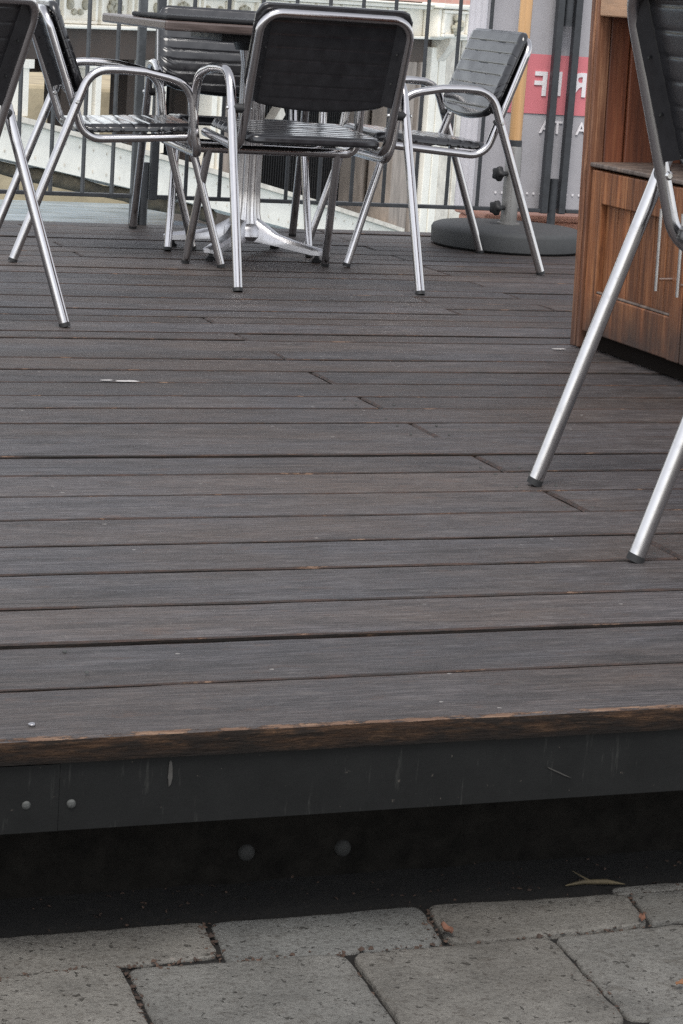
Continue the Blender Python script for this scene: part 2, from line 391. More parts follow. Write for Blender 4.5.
# ---------------------------------------------------------------- deck
def deck():
    edges = [2.323, 2.502, 2.673, 2.837, 3.01, 3.169, 3.33, 3.49, 3.65, 3.79, 3.95, 4.10, 4.25, 4.38, 4.53, 4.68, 4.83, 4.95, 5.11, 5.21,
             5.37, 5.47, 5.585, 5.69, 5.80, 5.92, 6.04, 6.165, 6.29]
    while edges[-1] < 7.62: edges.append(edges[-1] + random.uniform(.118, .132))
    joint = {}
    for k in (6, 8, 10, 12, 14, 16, 18, 20): joint[k] = 1.735
    joint[4] = 1.74
    for k in (23, 25, 27, 29): joint[k] = 2.815
    for k in (22, 24): joint[k] = 2.487
    for k in range(29, len(edges)): joint.setdefault(k, 1.735 if k % 2 else 2.815)
    mb = MB(); tint = []; wear = []; grime = []
    for i in range(len(edges) - 1):
        y0, y1 = edges[i], edges[i + 1]
        cuts = [-2.6] + ([joint[i]] if i in joint else []) + [8.0]
        extra = [-.9 + (i % 3) * .17] if i in joint else [-1.7 + (i % 4) * .2, 4.9 + (i % 3) * .4]
        cuts = sorted(cuts + extra)
        for c0, c1 in zip(cuts, cuts[1:]):
            front = i == 0
            g0 = random.choice([.0008, .0015, .0024, .0036, .0052]); g1 = random.choice([.0008, .0015, .0024, .0036, .0052])
            a = y0 + (0 if front else g0) + random.uniform(-.0016, .0016); b = y1 - g1 + random.uniform(-.0016, .0016)
            if i == 0: b -= .003
            zt = random.uniform(-.0022, .0012); tilt = random.uniform(-.0015, .0015)
            th = .03; bv = .006 if front else random.uniform(.0025, .0045)
            x0 = c0 + random.uniform(.001, .003); x1 = c1 - random.uniform(.001, .003)
            n = max(2, int((x1 - x0) / .045)); xs_ = [x0 + (x1 - x0) * k / n for k in range(n + 1)]
            xs_ = [xs_[0], x0 + .004, x0 + .011] + xs_[1:-1] + [x1 - .011, x1 - .004, xs_[-1]]; n = len(xs_) - 1
            t = random.uniform(.68, 1.22); w = random.uniform(-.05, .05); tc = (t * (1 + w), t, t * (1 - w))
            iw = min(.009, (b - a) * .2) if not front else .018
            vs = []; ww = []; gg = []
            sd = random.uniform(0, 99)
            for k in range(n + 1):
                x = xs_[k]
                j0 = noise.noise((x * 9, sd, 0)) * .0016 + noise.noise((x * 34, sd, 3)) * (.0022 if front else .0009)
                j1 = noise.noise((x * 9, sd, 5)) * .0016 + noise.noise((x * 34, sd, 8)) * .0009
                jb = 1 + .7 * noise.noise((x * 12, sd, 11)); bb = bv * jb; bc = bv * (1 + .7 * noise.noise((x * 12, sd, 15)))
                zz = zt + noise.noise((x * 1.1, sd, 20)) * .0015
                if k in (0, n): zz -= .0035
                endg = 1 if k in (0, 1, n - 1, n) else 0
                A = a + j0; Bq = b + j1
                prof = [(A + .004, -th), (A + (.001 if front else 0), zz - bb * 1.25), (A + bb * .35, zz - bb * .4), (A + bb, zz), (A + iw, zz + .0003), ((A + Bq) / 2, zz + .0005 + tilt), (Bq - iw, zz + .0003), (Bq - bc, zz), (Bq - bc * .35, zz - bc * .4), (Bq, zz - bc * 1.25), (Bq - .004, -th)]
                e = .95 if front else random.uniform(.1, .85)
                e2 = random.uniform(.1, .6)
                wv = [1, 1, .9 if front else e, e, 0, 0, 0, e2, e2, 1, 1]
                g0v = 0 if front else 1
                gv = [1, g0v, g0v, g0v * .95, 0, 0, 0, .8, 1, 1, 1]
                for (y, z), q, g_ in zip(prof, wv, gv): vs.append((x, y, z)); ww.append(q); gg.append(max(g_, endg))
            P = 11; mis = [1, 1, 0, 0, 0, 0, 0, 0, 0, 1, 1]
            o = len(mb.v); mb.v += vs; wear += ww; grime += gg; tint += [tc] * len(vs)
            for k in range(n):
                for q in range(P):
                    r_ = (q + 1) % P
                    mb.f.append([o + k * P + q, o + (k + 1) * P + q, o + (k + 1) * P + r_, o + k * P + r_][::-1]); mb.mi.append(mis[q]); mb.sm.append(False)
            mb.f.append([o + q for q in range(P)]); mb.mi.append(1); mb.sm.append(False)
            mb.f.append([o + n * P + q for q in range(P)][::-1]); mb.mi.append(1); mb.sm.append(False)
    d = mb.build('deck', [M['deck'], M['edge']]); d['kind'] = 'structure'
    ca = d.data.color_attributes.new('tint', 'FLOAT_COLOR', 'POINT')
    for i, c in enumerate(tint): ca.data[i].color = (*c, 1)
    wa = d.data.attributes.new('wear', 'FLOAT', 'POINT'); wa.data.foreach_set('value', wear)
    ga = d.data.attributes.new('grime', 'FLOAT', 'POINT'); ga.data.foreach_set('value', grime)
    bm = bmesh.new(); bm.from_mesh(d.data); bmesh.ops.recalc_face_normals(bm, faces=bm.faces); bm.to_mesh(d.data); bm.free()
    return d, edges
DECK, EDGES = deck()

b = MB(); b.box((-2.6, 2.3346, -.1112), (.6071, 2.3426, -.0338), .0006); b.build('edge_beam', M['beam'], DECK)
b = MB(); b.box((.6072, 2.3345, -.111), (8, 2.3425, -.0312), .0006); b.build('edge_beam', M['beam'], DECK)
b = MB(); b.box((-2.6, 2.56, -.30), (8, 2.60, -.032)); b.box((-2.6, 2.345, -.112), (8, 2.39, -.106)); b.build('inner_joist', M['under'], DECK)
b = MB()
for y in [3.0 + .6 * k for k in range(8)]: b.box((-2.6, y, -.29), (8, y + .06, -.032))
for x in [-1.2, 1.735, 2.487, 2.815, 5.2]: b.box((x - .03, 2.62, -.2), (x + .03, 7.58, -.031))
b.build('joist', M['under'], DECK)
def bolt(x, y, z, r, mat, name='bolt', seg=16):
    b = MB(); prof = [(r, 0), (r * .98, r * .25), (r * .8, r * .5), (r * .45, r * .62), (r * .2, r * .64)]
    b.lathe(prof, seg); o = b.build(name, mat, DECK); o.location = (x, y, z); o.rotation_euler = (R(90), 0, 0); return o
bolt(.571, 2.336, -.079, .0052, M['bolt']); bolt(.621, 2.3345, -.080, .0052, M['bolt'])
bolt(1.9, 2.3345, -.080, .0052, M['bolt'])
bolt(.907, 2.56, -.243, .011, M['bolt_dark']); bolt(1.035, 2.56, -.246, .011, M['bolt_dark'])
def screw(x, y, r=.0042):
    b = MB(); b.lathe([(r, 0), (r, .0012), (r * .7, .0022), (r * .5, .0018), (r * .3, .0012)], 14)
    o = b.build('screw', M['steel'], DECK); o.location = (x, y, .0012); o.rotation_euler = (R(4), 0, 0); return o
screw(.582, 2.368); screw(1.60, 2.405)
tiny = screw(.69, 2.55, .0026)
rq = random.Random(3)
for k in range(1, 13):
    ym = EDGES[k]; yn = EDGES[k + 1]
    for xx in (.69, 1.70, 1.772):
        for yy in (ym + .03, yn - .03):
            if rq.random() < .35: continue
            c = tiny.copy(); COL.objects.link(c); c.parent = DECK; c.location = (xx + rq.uniform(-.012, .012), yy + rq.uniform(-.006, .006), -.0006)
tiny.data.materials[0] = M['bolt']
def flake(name, x, y, z, l, w, mat, parent=None, rz=0, seed=1, rot=(0, 0)):
    rnd = random.Random(seed); b = MB(); n = 16
    pts = [(l / 2 * math.cos(2 * math.pi * k / n) * rnd.uniform(.6, 1.1), w / 2 * math.sin(2 * math.pi * k / n) * rnd.uniform(.6, 1.1)) for k in range(n)]
    b.add([(p[0], p[1], .0008) for p in pts] + [(p[0], p[1], 0) for p in pts], [list(range(n))] + [[k, n + k, n + (k + 1) % n, (k + 1) % n] for k in range(n)])
    o = b.build(name, mat, parent); o.location = (x, y, z); o.rotation_euler = (rot[0], rot[1], rz); return o
flake('paint_mark', 1.285, 4.535, .0012, .055, .018, M['paint_mark'], DECK, R(2), 3)
flake('paint_mark', 1.245, 4.545, .0012, .03, .010, M['paint_mark'], DECK, R(2), 4)
flake('paint_mark', 2.50, 5.02, .0012, .04, .014, M['paint_mark'], DECK, R(2), 5)
o = flake('scrape_mark', .732, 2.334, -.050, .007, .034, M['rust_mark'], DECK, 0, 8, (R(90), 0))
o = flake('scrape_mark', 1.213, 2.334, -.078, .045, .0018, M['rust_mark'], DECK, 0, 9, (R(90), R(25)))

# ---------------------------------------------------------------- pavement and ground
def pavement():
    mb = MB(); tint = []
    rnd = random.Random(5)
    def stone(x0, x1, yl0, yr0, yl1, yr1, r=.014, sk=0.0, dz=0):
        # corners: bottom-left(yl0) bottom-right(yr0) top-right(yr1) top-left(yl1); sk shifts the top in x
        cs = [Vector((x0, yl0)), Vector((x1, yr0)), Vector((x1 + sk, yr1)), Vector((x0 + sk, yl1))]
        out = []
        for i in range(4):
            a, bq, c = cs[i - 1], cs[i], cs[(i + 1) % 4]
            u = (a - bq).normalized(); w = (c - bq).normalized(); rr = r * rnd.uniform(.5, 1.15)
            for t in (0, .25, .5, .75, 1):
                p = bq + u * rr * (1 - t) ** 2 + w * rr * t ** 2; out.append(p)
            L = (c - bq).length
            m = max(2, int(L / .012))
            for k in range(1, m):
                q = bq + (c - bq) * k / m
                if (q - bq).length > rr * 1.3 and (q - c).length > rr * 1.3: out.append(q)
        n = len(out); cen = sum(out, Vector((0, 0))) / n; sd = rnd.uniform(0, 50)
        tz = rnd.uniform(-.002, .002) + dz; sx = rnd.uniform(-.012, .012); sy = rnd.uniform(-.012, .012)
        rings = []
        for (ins, z) in ((0, -.05), (.0, -.004), (.0008, -.0018), (.0025, -.0004), (.008, .0)):
            ring = []
            for p in out:
                d = cen - p; dn = d.normalized()
                j = noise.noise((p.x * 45, p.y * 45, sd)) * .0022 + noise.noise((p.x * 140, p.y * 140, sd)) * .0018
                q = p + dn * (ins - .0004 + j)
                zz = -.28 + z + tz + (p.x - cen.x) * sx + (p.y - cen.y) * sy + (noise.noise((p.x * 60, p.y * 60, sd + 9)) * .0012 if z > -.005 else 0)
                ring.append((q.x, q.y, zz))
            rings.append(ring)
        vs = [p for rg in rings for p in rg]; fs = []
        for a in range(len(rings) - 1):
            for k in range(n): fs.append([a * n + k, a * n + (k + 1) % n, (a + 1) * n + (k + 1) % n, (a + 1) * n + k])
        fs.append([(len(rings) - 1) * n + k for k in range(n)])
        mb.add(vs, fs, 0, True); t = rnd.uniform(.90, 1.16); wv = rnd.uniform(-.03, .03)
        tint.extend([(t * (1 + wv), t, t * (1 - wv))] * len(vs))
    g = .0015
    # row against the deck
    xa = [-1.75, -1.46, -1.17, -.89, -.60, -.31, -.03, .25, .53]
    for a, c in zip(xa, xa[1:]): stone(a + g, c - g, 2.34, 2.345, 2.446, 2.446)
    stone(.53 + g, .8065, 2.343, 2.350, 2.448, 2.446, .016, .012)
    stone(.812, 1.0805, 2.334, 2.330, 2.443, 2.441, .016, .014)
    stone(1.0865, 1.3525, 2.322, 2.332, 2.439, 2.424, .020, .018)
    stone(1.3585, 1.645, 2.333, 2.335, 2.421, 2.421, .012, .016)
    x = 1.65
    while x < 3.2: stone(x + g, x + .27 - g, 2.335, 2.337, 2.423, 2.425, .012, .012); x += .28
    x = 1.36
    while x < 3.2: stone(x + g, x + .27 - g, 2.4275, 2.4285, 2.449, 2.447, .008, 0, -.001); x += .28
    # second row
    stone(.408, .6755, 2.105, 2.10, 2.339, 2.350, .02, .012)
    stone(.681, .9375, 2.10, 2.09, 2.339, 2.324, .022, .014)
    stone(.9425, 1.1985, 2.092, 2.088, 2.3165, 2.320, .02, .016)
    stone(1.2035, 1.477, 2.090, 2.090, 2.320, 2.328, .02, .016)
    x = 1.487
    while x < 3.2: stone(x, x + .255, 2.09, 2.09, 2.322, 2.322, .018, .014); x += .268
    x = .398
    while x > -1.7: stone(x - .255, x, 2.10, 2.10, 2.336, 2.336, .018, .012); x -= .268
    y = 2.085; k = 0
    while y > .2:
        x = -1.75 + (.13 if k % 2 == 0 else 0) + rnd.uniform(-.02, .02); h = .228
        while x < 3.2:
            w = rnd.uniform(.24, .28); stone(x + g, x + w - g, y - h + g, y - h + g, y - g, y - g, .016, .005); x += w
        y -= h; k += 1
    o = mb.build('pavement', M['stone'], None, 60); o['kind'] = 'structure'
    ca = o.data.color_attributes.new('tint', 'FLOAT_COLOR', 'POINT')
    for i, c in enumerate(tint): ca.data[i].color = (*c, 1)
    bm = bmesh.new(); bm.from_mesh(o.data); bmesh.ops.recalc_face_normals(bm, faces=bm.faces); bm.to_mesh(o.data); bm.free()
pavement()
# soil bed under the stones and below the deck, gently lumpy
b = MB(); nx, ny = 190, 70; vs = []
for j in range(ny + 1):
    for i in range(nx + 1):
        x = -1.9 + 5.3 * i / nx; y = .1 + (2.75 - .1) * (j / ny) ** .55
        z = -.2858 + noise.noise((x * 14, y * 14, 2)) * .0035 + noise.noise((x * 50, y * 50, 4)) * .002
        if y > 2.44: z += .004 * min(1, (y - 2.44) / .05)
        vs.append((x, y, z))
b.add(vs, [[j * (nx + 1) + i, j * (nx + 1) + i + 1, (j + 1) * (nx + 1) + i + 1, (j + 1) * (nx + 1) + i] for j in range(ny) for i in range(nx)], 0, True)
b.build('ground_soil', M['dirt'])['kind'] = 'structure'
b = MB(); b.add([(-300, -300, -.31), (300, -300, -.31), (300, 7.45, -.31), (-300, 7.45, -.31)], [[0, 1, 2, 3]])
b.add([(-300, 7.45, -.31), (300, 7.45, -.31), (300, 7.45, -3), (-300, 7.45, -3)], [[0, 1, 2, 3]])
b.build('ground', M['ground'])['kind'] = 'structure'

# crumbs of leaves caught in the joints: nobody could count them
b = MB(); rnd = random.Random(12)
lines = [((.52, 2.341), (.80, 2.345), 80), ((.80, 2.35), (.818, 2.443), 50), ((.82, 2.331), (1.08, 2.328), 50), ((.69, 2.34), (.668, 2.11), 60), ((1.08, 2.33), (1.345, 2.328), 70),
         ((1.35, 2.33), (1.37, 2.42), 30), ((1.20, 2.31), (1.197, 2.1), 70), ((.945, 2.31), (.93, 2.1), 50), ((1.07, 2.335), (1.10, 2.43), 30), ((1.37, 2.428), (1.62, 2.428), 40), ((.5, 2.52), (1.6, 2.50), 170)]
for (p, q, n) in lines:
    for k in range(n):
        t = rnd.random(); wd = .006 if n < 100 else .05
        x = p[0] + (q[0] - p[0]) * t + rnd.gauss(0, wd); y = p[1] + (q[1] - p[1]) * t + rnd.gauss(0, wd * .8)
        s = rnd.uniform(.0012, .0042); mtx = Matrix.Translation((x, y, -.2845 + rnd.uniform(0, .004))) @ Matrix.Rotation(rnd.uniform(0, 6.3), 4, 'Z') @ Matrix.Rotation(rnd.uniform(-.8, .8), 4, 'X')
        q4 = [(-s * rnd.uniform(.6, 1.6), -s * .5, 0), (s * .4, -s * rnd.uniform(.4, 1), .0008), (s * rnd.uniform(.6, 1.7), s * .4, 0), (-s * .3, s * rnd.uniform(.4, 1), .001), (0, 0, .0018)]
        b.add([mtx @ Vector(v) for v in q4], [[0, 1, 4], [1, 2, 4], [2, 3, 4], [3, 0, 4], [3, 2, 1, 0]])
tag(b.build('leaf_crumbs', M['crumb']), 'small brown leaf crumbs caught in the paving joints', 'leaf litter', None, 'stuff')

def dead_leaf(x, y, l, w, mat, label, rz, curl, z=-.272):
    b = MB(); n = 9; vs = []
    for i in range(n):
        t = i / (n - 1); hw = w / 2 * math.sin(math.pi * min(1, t * .93 + .05)) ** .8
        for k in (-1, -.5, 0, .5, 1):
            vs.append(((t - .5) * l, hw * k, curl * (k * k) * w * .5 + curl * .3 * l * (t - .5) ** 2 + .001 * math.sin(9 * t + k)))
    fs = [[i * 5 + k, (i + 1) * 5 + k, (i + 1) * 5 + k + 1, i * 5 + k + 1] for i in range(n - 1) for k in range(4)]
    b.add(vs, fs, 0, True); o = b.build('dead_leaf', mat); o.location = (x, y, z); o.rotation_euler = (R(8), R(-10), rz)
    md = o.modifiers.new('thick', 'SOLIDIFY'); md.thickness = .0006
    tag(o, label, 'leaf', 'dead leaves on the paving')
dead_leaf(1.088, 2.345, .019, .011, M['leaf_red'], 'reddish curled dead leaf in the paving joint under the middle of the deck edge', R(110), .9)
dead_leaf(1.297, 2.149, .014, .006, M['leaf_orange'], 'small orange dead leaf lying on the paving at the right edge', R(10), .6)
dead_leaf(1.345, 2.335, .014, .008, M['leaf_red'], 'tiny dark red dead leaf at the right-hand paving corner joint', R(60), .7, -.274)
b = MB(); b.tube([(-.035, 0, .004), (-.01, .003, .007), (.02, -.001, .008), (.045, -.002, .004)], [.0008, .003, .0034, .0006], 6)
b.tube([(0, 0, .008), (-.012, .008, .013), (-.02, .018, .016)], [.0015, .001, .0004], 5)
o = b.build('straw_blade', M['straw']); o.location = (1.34, 2.462, -.284); o.rotation_euler = (0, 0, R(-6))
tag(o, 'dry yellow straw blade lying at the shaded edge of the paving', 'straw')

# ---------------------------------------------------------------- chair
TR = .0131
def line_split(path, zcut):
    for i in range(len(path) - 1):
        if path[i].z < zcut <= path[i + 1].z:
            t = (zcut - path[i].z) / (path[i + 1].z - path[i].z); return i, path[i].lerp(path[i + 1], t)
def pad(w, L, th, pitch, rt, rb, sag, nu=26, ribf=.006, ribb=.002, front_round=.012):
    """ribbed cushion in the x/v plane, front towards +n; returns verts (x, n, v) and faces"""
    nv = int(L / pitch) * 16
    def top(x):
        e = max(0, abs(x) - (w - rt)) / rt; return L - rt * (1 - math.sqrt(max(0, 1 - e * e)))
    def bot(x):
        e = max(0, abs(x) - (w - rb)) / rb; return sag * (x / w) ** 2 + rb * (1 - math.sqrt(max(0, 1 - e * e)))
    fr = []; bk = []
    for i in range(nu + 1):
        s = -1 + 2 * i / nu; x = w * math.copysign(abs(s) ** .85, s); x = max(-w * .9985, min(w * .9985, x))
        t, bq = top(x), bot(x)
        for j in range(nv + 1):
            v = bq + (t - bq) * j / nv
            ex = min(1, (w - abs(x)) / front_round); ev = min(1, min(v - bq, t - v) / front_round + .0)
            ed = math.sqrt(max(0, 1 - (1 - ex) ** 2)) * math.sqrt(max(0, 1 - (1 - ev) ** 2))
            seam = 1 - abs(2 * ((v / pitch) % 1) - 1) ** 9
            wr = noise.noise((x * 12, v * 16, 3)) * .0014
            fr.append((x, th * .35 + th * .65 * ed + (ribf * seam - ribf * .6 + wr) * ed, v))
            bk.append((x, (-ribb * (seam - .5)) * ed + (1 - ed) * th * .2, v))
    n = nv + 1; fs = []; o = len(fr)
    for i in range(nu):
        for j in range(nv):
            a = i * n + j; fs.append([a, a + n, a + n + 1, a + 1]); fs.append([o + a + 1, o + a + n + 1, o + a + n, o + a])
    for j in range(nv):
        fs.append([j, j + 1, o + j + 1, o + j]); a = nu * n + j; fs.append([a + 1, a, o + a, o + a + 1])
    for i in range(nu):
        a = i * n; fs.append([a + n, a, o + a, o + a + n]); a = i * n + nv; fs.append([a, a + n, o + a + n, o + a])
    return fr + bk, fs

def make_chair():
    root = thing('armchair', 'x', 'chair', group='aluminium armchairs with black padded seats on the deck')
    wx = .27
    wa = .257
    half = [(wx, 0, .006), (wa, .203, .580), (wa, .36, .586), (wa, .492, .550), (wa, .508, .41), (wa, .522, .345)]
    other = [(-p[0], p[1], p[2]) for p in half[::-1]]
    path = round_path(half + other, [.075, .5, .075, .12, .055, .055, .12, .075, .5, .075], 8)
    n = len(path); mid = n // 2
    i, cut = line_split(path, .46)
    rightleg = path[:i + 1] + [cut]
    k = max(j for j in range(mid) if path[j].z > .42 and path[j].y > .4)
    armR = [cut] + path[i + 1:k + 1]; cross = path[k:n - k]
    mir = lambda P: [Vector((-p.x, p.y, p.z)) for p in P]
    for P in (rightleg, mir(rightleg)):
        b = MB(); b.tube(P, TR, 16); leg = b.build('leg', M['steel'], root)
        c = MB(); d = (P[1] - P[0]).normalized(); c.tube([P[0] - d * .006, P[0] + d * .004], TR + .0004, 16); c.build('foot_cap', M['rubber'], leg)
    for P in (armR, mir(armR)):
        b = MB(); b.tube(P, TR, 16, False); b.build('armrest', M['steel'], root)
    b = MB(); b.tube(cross, TR, 16, False); b.build('crossbar', M['steel'], root)
    for s in (-1, 1):
        a = Vector((s * .2, .520, .345)); f = Vector((s * .222, .615, .006)); d = (f - a).normalized()
        b = MB(); b.tube([a, f], TR - .0012, 16); leg = b.build('leg', M['steel'], root)
        c = MB(); c.tube([f - d * .004, f + d * .006], TR - .0006, 16); c.build('foot_cap', M['rubber'], leg)
    bx = .219
    P = round_path([(bx, .30, .378), (bx, .197, .371), (bx, .072, .744), (-bx, .072, .744), (-bx, .197, .371), (-bx, .30, .378)], [.105, .055, .055, .105], 9)
    P = [Vector((bx, .505, .393))] + P + [Vector((-bx, .505, .393))]
    b = MB(); b.tube(P, TR - .0005, 16); bf = b.build('back_frame', M['steel'], root)
    for s in (-1, 1):
        b = MB(); b.tube([(s * .222, .163, .482), (s * .258, .169, .482)], .013, 14); b.build('spacer', M['rubber'], root)
        for xa, xb in ((.2715, .276), (.2065, .2015)):
            b = MB(); b.tube([(s * xa, .166, .482), (s * xb, .166, .482)], [.007, .004], 12); b.build('bolt', M['chrome'], root)
    # backrest
    pb = Vector((0, .176, .476)); pt = Vector((0, .071, .765)); L = (pt - pb).length; v = (pt - pb).normalized(); nn = Vector((0, v.z, -v.y)).normalized()
    vs, fs = pad(.230, L, .022, .0375, .035, .06, .028, ribf=.0036)
    b = MB(); b.add([pb + v * q[2] + nn * (q[1] + .010) + Vector((q[0], 0, 0)) for q in vs], fs, 0, True); back = b.build('backrest', M['vinyl'], root, 70)
    for s in (-1, 1):   # strap flap screwed round the inside of the tube
        b = MB(); m = 14; vv = []
        for k in range(m):
            t = .10 + .80 * k / (m - 1); c = pb + v * (L * t)
            for (dx, dn) in ((.207, -.012), (.202, -.006), (.184, .006), (.182, .010), (.202, .0), (.206, -.008)): vv.append((s * dx, c.y + nn.y * dn, c.z + nn.z * dn))
        b.add(vv, [[k * 6 + q, k * 6 + (q + 1) % 6, (k + 1) * 6 + (q + 1) % 6, (k + 1) * 6 + q] for k in range(m - 1) for q in range(6)] + [list(range(6)), list(range((m - 1) * 6, m * 6))], 0, True)
        fl = b.build('strap', M['vinyl'], back)
        for t in (.32, .6):
            c = pb + v * (L * t); b = MB(); cc = Vector((s * .193, c.y - .0065, c.z + .001)); dd = Vector((-s * .55, -.8, .1)).normalized()
            b.tube([cc, cc + dd * .002], [.0032, .0022], 8); b.build('screw', M['bolt_dark'], back)
    # seat
    pb = Vector((0, .176, .387)); pt = Vector((0, .540, .409)); L = (pt - pb).length; v = (pt - pb).normalized(); nn = Vector((0, -v.z, v.y))
    vs, fs = pad(.204, L, .024, .0425, .045, .04, 0.0, front_round=.016, ribf=.0036)
    b = MB(); b.add([pb + v * q[2] + nn * q[1] + Vector((q[0], 0, -.010 * max(0, (q[2] - L * .9) / (L * .1)) ** 2)) for q in vs], [f[::-1] for f in fs], 0, True)
    seat = b.build('seat', M['vinyl'], root, 70)
    for o in (back, seat):
        bm = bmesh.new(); bm.from_mesh(o.data); bmesh.ops.recalc_face_normals(bm, faces=bm.faces); bm.to_mesh(o.data); bm.free()
    return root
proto = make_chair()
chairs = [
    (2.252, 5.950, 1.0, 1.0, 'black padded armchair turned away, its whole back panel facing out in front of the table'),
    (1.512, 6.755, -96.0, .95, 'armchair in profile left of the table, pale sky shining on its black seat'),
    (3.162, 6.755, 86.5, .945, 'armchair right of the table beside the parasol base, grey sheen on its ribbed back'),
    (2.378, 7.43, 170.0, .95, 'armchair behind the table, its ribbed back showing under the table top'),
    (1.138, 5.075, 44.0, 1.0, 'armchair cut off at the left edge, only black back corner and one leg showing'),
    (1.695, 3.264, -98.9, 1.13, 'closest armchair cut off at the right edge, two big silver legs before the cabinet'),
]
for i, (x, y, a, sz, lab) in enumerate(chairs):
    c = proto if i == 0 else copy_tree(proto)
    c.location = (x, y, .001); c.rotation_euler = (0, 0, R(a)); c.scale = (1, 1, sz); c['label'] = lab

# ---------------------------------------------------------------- table
t = thing('bistro_table', 'square brown topped table on a fluted silver pedestal with four splayed feet', 'table', (2.285, 6.82, .001))
b = MB(); b.box((-.405, -.40, .672), (.325, .30, .700), .006); b.build('table_top', M['table_edge'], t)
b = MB(); b.box((-.16, -.16, .646), (.16, .16, .6715), .004); b.lathe([(.06, .62), (.07, .646)], 24); b.build('top_bracket', M['iron'], t)
b = MB(); b.lathe([(.050, .09), (.041, .13), (.038, .20), (.038, .58), (.045, .622)], 96, flute=.16); b.build('column', M['steel'], t)
b = MB(); b.lathe([(.055, .045), (.066, .06), (.064, .085), (.052, .098), (.04, .10)], 32); b.build('hub', M['cast'], t)
for ang in (-42, 48, 138, 228):
    m = Matrix.Rotation(R(ang), 4, 'Z'); b = MB(); secs = [(.035, .030, .045, .118), (.07, .027, .042, .097), (.11, .024, .038, .073), (.17, .023, .030, .058), (.235, .023, .022, .046), (.262, .019, .022, .042), (.272, .010, .024, .038)]
    vs = []
    for r_, w, z0, z1 in secs:
        for (y, z) in ((-w, z0), (-w, z0 + (z1 - z0) * .6), (-w * .62, z1 - .002), (0, z1), (w * .62, z1 - .002), (w, z0 + (z1 - z0) * .6), (w, z0)): vs.append(m @ Vector((r_, y, z)))
    q = 7
    b.add(vs, [[i * q + k, i * q + (k + 1) % q, (i + 1) * q + (k + 1) % q, (i + 1) * q + k] for i in range(len(secs) - 1) for k in range(q)] + [[k for k in range(q)][::-1], [(len(secs) - 1) * q + k for k in range(q)]], 0, True)
    f = b.build('foot', M['cast'], t, 35)
    g = MB(); p = m @ Vector((.245, 0, 0)); g.lathe([(.014, 0), (.016, .006), (.008, .012), (.006, .024)], 16, (p.x, p.y)); g.build('glide', M['rubber'], f)
b = MB(); b.box((-.40, -.395, 0), (.30, -.02, .014), .006)
o = b.build('black_board', M['board']); o.location = (2.285, 6.82, .7018); tag(o, 'flat black board lying on the brown table top', 'board')

# ---------------------------------------------------------------- railing
t = thing('iron_railing', 'dark iron railing of thin upright bars along the far deck edge', 'railing', (0, 7.605, 0))
bars = [1.055, 1.17, 1.285, 1.40, 1.515, 1.63, 1.745, 1.857, 1.967, 2.068] + [2.327 + .1208 * k for k in range(11)] + [3.88 + .12 * k for k in range(8)]
for x in bars:
    b = MB(); b.tube([(x, 0, .1), (x, 0, 1.05)], .0072, 8); b.build('bar', M['iron'] if x > 2.2 else M['iron_grey'], t)
for (x0, x1) in ((.3, 2.142), (2.205, 3.68), (3.765, 4.9)):
    b = MB(); b.box((x0, -.010, .088), (x1, .010, .1015), .002); b.build('bottom_rail', M['iron'], t)
    b = MB(); b.box((x0, -.022, 1.05), (x1, .022, 1.075), .004); b.build('top_rail', M['iron'], t)
for x, mt, z0 in ((2.148, 'iron_grey', -.02), (2.212, 'iron', .085), (3.677, 'iron', .085), (3.748, 'iron', .085), (.29, 'iron', -.02), (4.92, 'iron', -.02)):
    b = MB(); b.box((x - .0135, -.0135, z0), (x + .0135, .0135, 1.05), .003); b.build('post', M[mt], t)
for x in (2.18, 3.712):
    b = MB(); b.tube([(x, .0, -.06), (x, .0, .21)], .0155, 14); b.build('post_stub', M['iron'], t)
    b = MB(); b.tube([(x, .0, .75), (x, .0, 1.05)], .0155, 14); b.build('post_stub', M['iron'], t)

# ---------------------------------------------------------------- banner
t = thing('banner', 'grey cloth banner with a faded red band tied behind the railing, lettering reversed', 'banner', (0, 7.66, 0))
def cloth_y(x, z): return .004 * math.sin(x * 21 + z * 2) + .005 * noise.noise((x * 6, 0, z * 3))
def cloth(name, x0, x1, z0, z1, mat, off=0., nx=40, nz=24, fold=0.):
    b = MB(); vs = []
    for dy in (0, .0022):
        for j in range(nz + 1):
            for i in range(nx + 1):
                x = x0 + (x1 - x0) * i / nx; z = z0 + (z1 - z0) * j / nz
                vs.append((x, cloth_y(x, z) + dy + off + fold * math.sin(i * 1.9), z))
    n = (nx + 1); N_ = n * (nz + 1)
    fs = [[j * n + i, j * n + i + 1, (j + 1) * n + i + 1, (j + 1) * n + i] for j in range(nz) for i in range(nx)]
    fs += [[N_ + k for k in f[::-1]] for f in fs]
    b.add(vs, fs, 0, True); return b.build(name, mat, t, 80)
cloth('cloth', 3.395, 4.75, .095, .99, M['cloth'])
cloth('hem', 3.352, 3.42, .093, .99, M['cloth_pale'], -.003, 10, 24, .003)
cloth('red_band', 3.52, 4.70, .436, .646, M['red'], -.0035)
